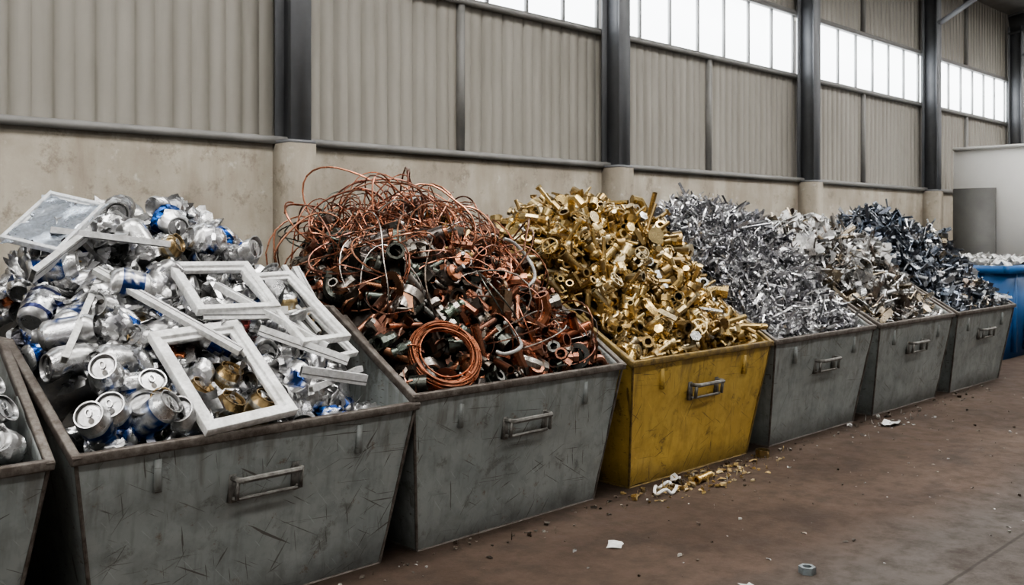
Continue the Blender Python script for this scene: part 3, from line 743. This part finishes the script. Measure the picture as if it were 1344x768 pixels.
scatter(mb, 3, [hollow(.03, .26, .2, 12, 2), hollow(.05, .1, .2, 14, True), flange(.085), valve(.032), gatevalve(.032), tee(.035, .2), elbow(.036, .07)], 70, bra, (.85, 1.15), .0, .03, .5, (.1, .9), (.1, .9))
mb.build('brass_scrap_heap', [M_METAL, M_DULL, M_PAINT])

# ------------------------------------------------------------------ steel turnings and mixed heaps
CUR = [curl(rng.uniform(.16, .36), rng.uniform(.008, .018), rng.uniform(.05, .6)) for _ in range(44)]
SLV = [sliver(rng.uniform(.12, .30)) for _ in range(16)]
sil = pal((.62, .62, .63), (.45, .45, .47), (.76, .76, .77), (.22, .22, .24), v=.15)
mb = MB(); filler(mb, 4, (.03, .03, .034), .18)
scatter(mb, 4, CUR, 3000, sil, (.7, 1.15), .16, .02, .75)
scatter(mb, 4, SLV, 1500, sil, (.7, 1.2), .12, .03, .85)
scatter(mb, 4, SLV[:10], 160, sil, (.8, 1.3), .0, .04, 1.4)
scatter(mb, 4, SHEETS, 140, sil, (.4, .9), .06, .01, .7)
scatter(mb, 4, [flatbar(.03, .004, .2), flatbar(.02, .004, .3), bentrod(.006, .3)], 180, sil, (.6, 1.3), .04, .03, .8)
mb.build('steel_turnings_heap', [M_METAL, M_DULL, M_PAINT])
mb = MB(); filler(mb, 5, (.04, .035, .03), .16)
mx = pal((.5, .5, .5), (.3, .28, .26), (.66, .66, .65), (.18, .15, .13), (.32, .27, .2), (.56, .56, .56), v=.15)
MIX = SLV[:10] + CUR[:14] + [lang(.03, .004, .26), flatbar(.03, .004, .32), hollow(.02, .2), chunk(.06), sheet(.12, .18, 4, 5, .012), bentrod(.008, .36), hollow(.012, .3)]
scatter(mb, 5, MIX, 2300, mx, (.8, 1.3), .14, .02, .65)
scatter(mb, 5, MIX[-8:], 90, mx, (.8, 1.3), .0, .03, 1.1)
scatter(mb, 5, [sheet(.16, .2, 5, 5, .02), sheet(.1, .16, 5, 5, .015)], 90, pal((.7, .7, .69)), (.6, 1.2), .02, .03, .6, (.1, .9), (.3, .9), m=2)
mb.build('mixed_metal_scrap_heap', [M_METAL, M_DULL, M_PAINT])
mb = MB(); filler(mb, 6, (.03, .034, .04), .16)
bl = pal((.22, .245, .28), (.14, .16, .20), (.31, .33, .36), (.46, .475, .50), (.08, .10, .13), v=.15)
scatter(mb, 6, MIX, 1800, bl, (.8, 1.4), .14, .02, .65)
scatter(mb, 6, [flatbar(.05, .006, .35), lang(.04, .005, .36), uch(.05, .03, .004, .34), flatbar(.03, .005, .45), sheet(.16, .2, 5, 5, .012)], 380, bl, (.7, 1.2), .05, .03, .55)
scatter(mb, 6, MIX[-8:], 90, bl, (.8, 1.3), .0, .03, 1.1)
scatter(mb, 6, MIX, 450, mx, (.7, 1.2), .03, .03, .55, (.3, .95), (.04, .5))
mb.build('steel_offcut_heap', [M_METAL, M_DULL, M_PAINT])

# ------------------------------------------------------------------ blue containers
def blue_bin(name, x, y, W_, D_, H_):
    e = empty(name, (x, y, 0))
    v = []
    for z, i_ in ((0.0, .06), (H_ - .1, 0.0)):
        v += [(i_, i_, z), (W_ - i_, i_, z), (W_ - i_, D_ - i_, z), (i_, D_ - i_, z)]
    f = [(0, 1, 5, 4), (1, 2, 6, 5), (2, 3, 7, 6), (3, 0, 4, 7), (0, 3, 2, 1)]
    mb = MB(); mb.add(Pt(v, f)); sh = mb.build('body', [M_BLUE], e, False)
    so = sh.modifiers.new('t', 'SOLIDIFY'); so.thickness = .03; so.offset = -1
    t = .05
    one('rim', [bx(-t, W_ + t, -t, .03, H_ - .1, H_), bx(-t, W_ + t, D_ - .03, D_ + t, H_ - .1, H_), bx(-t, .03, .03, D_ - .03, H_ - .1, H_), bx(W_ - .03, W_ + t, .03, D_ - .03, H_ - .1, H_)], M_BLUE, e)
    one('ribs', [bx(W_ * k - .03, W_ * k + .03, -.01, .06, .08, H_ - .1) for k in (.2, .5, .8)] + [bx(-.01, .06, D_ * k - .03, D_ * k + .03, .08, H_ - .1) for k in (.25, .75)], M_BLUE, e)
    return e
blue_bin('blue_plastic_container', 12.6, 4.15, 1.5, 1.2, 1.18)
blue_bin('blue_plastic_container.001', 14.4, 4.3, 1.3, 1.2, 1.18)
mb = MB()
for k in range(160):
    x = rng.uniform(12.72, 13.98); y = rng.uniform(4.27, 5.23)
    mb.add(SHEETS[rng.integers(len(SHEETS))], rotz_to(nrm([rng.normal(0, .4), rng.normal(0, .4), 1])), (x, y, 1.17 + .06 * math.sin((x - 12.7) * 2.2) + rng.uniform(-.05, .04)), 1.1, (.7, .7, .69), 2)
g = bx(12.68, 14.02, 4.23, 5.27, 1.0, 1.13); mb.add(g, col=(.4, .4, .4), m=2)
mb.build('white_plastic_scrap_pile', [M_METAL, M_DULL, M_PAINT])

# ------------------------------------------------------------------ floor debris
mb = MB()
DB = [chunk(.02), chunk(.012), chunk(.03), sliver(.05), hexnut(.012), sheet(.03, .05, 3, 3, .003)]
dcol = pal((.4, .38, .34), (.3, .26, .22), (.5, .49, .47), (.2, .16, .13), (.06, .05, .04), (.12, .1, .08))
def debris(n, cx, cy, sx, sy, colf, s=(.4, 1.2), ymax=3.68):
    for k in range(n):
        x = rng.normal(cx, sx); y = rng.normal(cy, sy)
        if y > ymax: y = ymax - rng.exponential(.15)
        p = DB[rng.integers(len(DB))]; S = rng.uniform(*s)
        R = rotz_to(nrm([rng.normal(0, .15), rng.normal(0, .15), 1]), rng.uniform(0, 6))
        v = (p.v * S) @ R.T; T = (x, y, .0005 - v[:, 2].min())
        mb.add(p, R, T, S, colf(), 1 if rng.random() < .6 else 0)
for c in (2.9, 4.3, 5.9, 7.7, 9.4): debris(38, c, 3.58, .6, .08, dcol, (.3, .9))
debris(200, 6.3, 3.1, 2.4, .6, dcol, (.2, .6))
debris(210, 5.15, 3.52, .38, .10, bra, (.35, 1.2))
debris(90, 7.0, 2.2, 2.5, .8, dcol, (.2, .5))
debris(30, 7.8, 3.45, .4, .10, pal((.65, .65, .64)), (.5, 1.1))
mb.build('floor_debris', [M_METAL, M_DULL, M_PAINT], ang=30)
def floor_piece(name, proto, x, y, S=1, rz=0, col=(.7, .7, .68), m=2, R=None):
    mb = MB(); R = euler(0, 0, rz) if R is None else R
    v = (proto.v * S) @ np.asarray(R).T
    mb.add(proto, R, (0, 0, .0008 - v[:, 2].min()), S, col, m); o = mb.build(name, [M_METAL, M_DULL, M_PAINT]); o.location = (x, y, 0); return o
pn = sheet(.22, .12, 5, 4, .010)
floor_piece('hex_nut', hexnut(.042), 3.76, 2.36 if False else 2.36, col=(.20, .23, .24), m=1) if False else floor_piece('hex_nut', hexnut(.040), 4.08, 2.22, col=(.20, .23, .24), m=1)
floor_piece('paper_scrap', sheet(.10, .07, 4, 4, .003), 3.74, 3.10, col=(.65, .65, .64), rz=.6)
floor_piece('paper_scrap.001', pn, 7.72, 3.45, col=(.68, .68, .67), rz=.2)
floor_piece('paper_scrap.002', sheet(.09, .05, 4, 4, .003), 3.72, 2.30, col=(.5, .5, .48), rz=1.2)
P = [(.10 * math.cos(a) * (1 + .3 * math.sin(3 * a)), .06 * math.sin(a), .02 + .012 * math.sin(4 * a)) for a in np.linspace(0, 5.2, 24)]
floor_piece('plastic_strap_scrap', tube(P, .010, 6), 4.73, 3.52, col=(.65, .65, .63), rz=.3)
floor_piece('plastic_strap_scrap.001', sheet(.14, .07, 5, 5, .010), 4.98, 3.62, col=(.6, .6, .58), rz=.8)
floor_piece('brass_pipe_offcut', hollow(.022, .2, .2, 10, True), 5.1, 3.5, R=rotz_to((1, .15, 0)), col=(.6, .42, .16), m=0)
floor_piece('brass_pipe_offcut.001', hollow(.05, .05, .2, 14), 5.98, 3.60, R=rotz_to((0, 0, 1)), col=(.3, .22, .10), m=0)

# ------------------------------------------------------------------ light, world, camera
wd = bpy.data.worlds.new('world'); bpy.context.scene.world = wd; wd.use_nodes = True
bg = wd.node_tree.nodes['Background']; bg.inputs[0].default_value = (1.0, .98, .95, 1); bg.inputs[1].default_value = .46
cam = bpy.data.cameras.new('camera'); co = bpy.data.objects.new('camera', cam); bpy.context.collection.objects.link(co)
co.location = (0, 0, 1.6); co.rotation_euler = (pi / 2, 0, math.radians(-44.1))
cam.sensor_width = 36; cam.lens = 1240 / 1344 * 36; cam.shift_y = -79 / 1344
cam.clip_end = 200
cam.dof.use_dof = True; cam.dof.focus_distance = 4.9; cam.dof.aperture_fstop = 5.0
bpy.context.scene.camera = co
bpy.context.scene.view_settings.view_transform = 'AgX'
try: bpy.context.scene.view_settings.look = 'AgX - Medium High Contrast'
except Exception as ex: print(ex)
print('done')
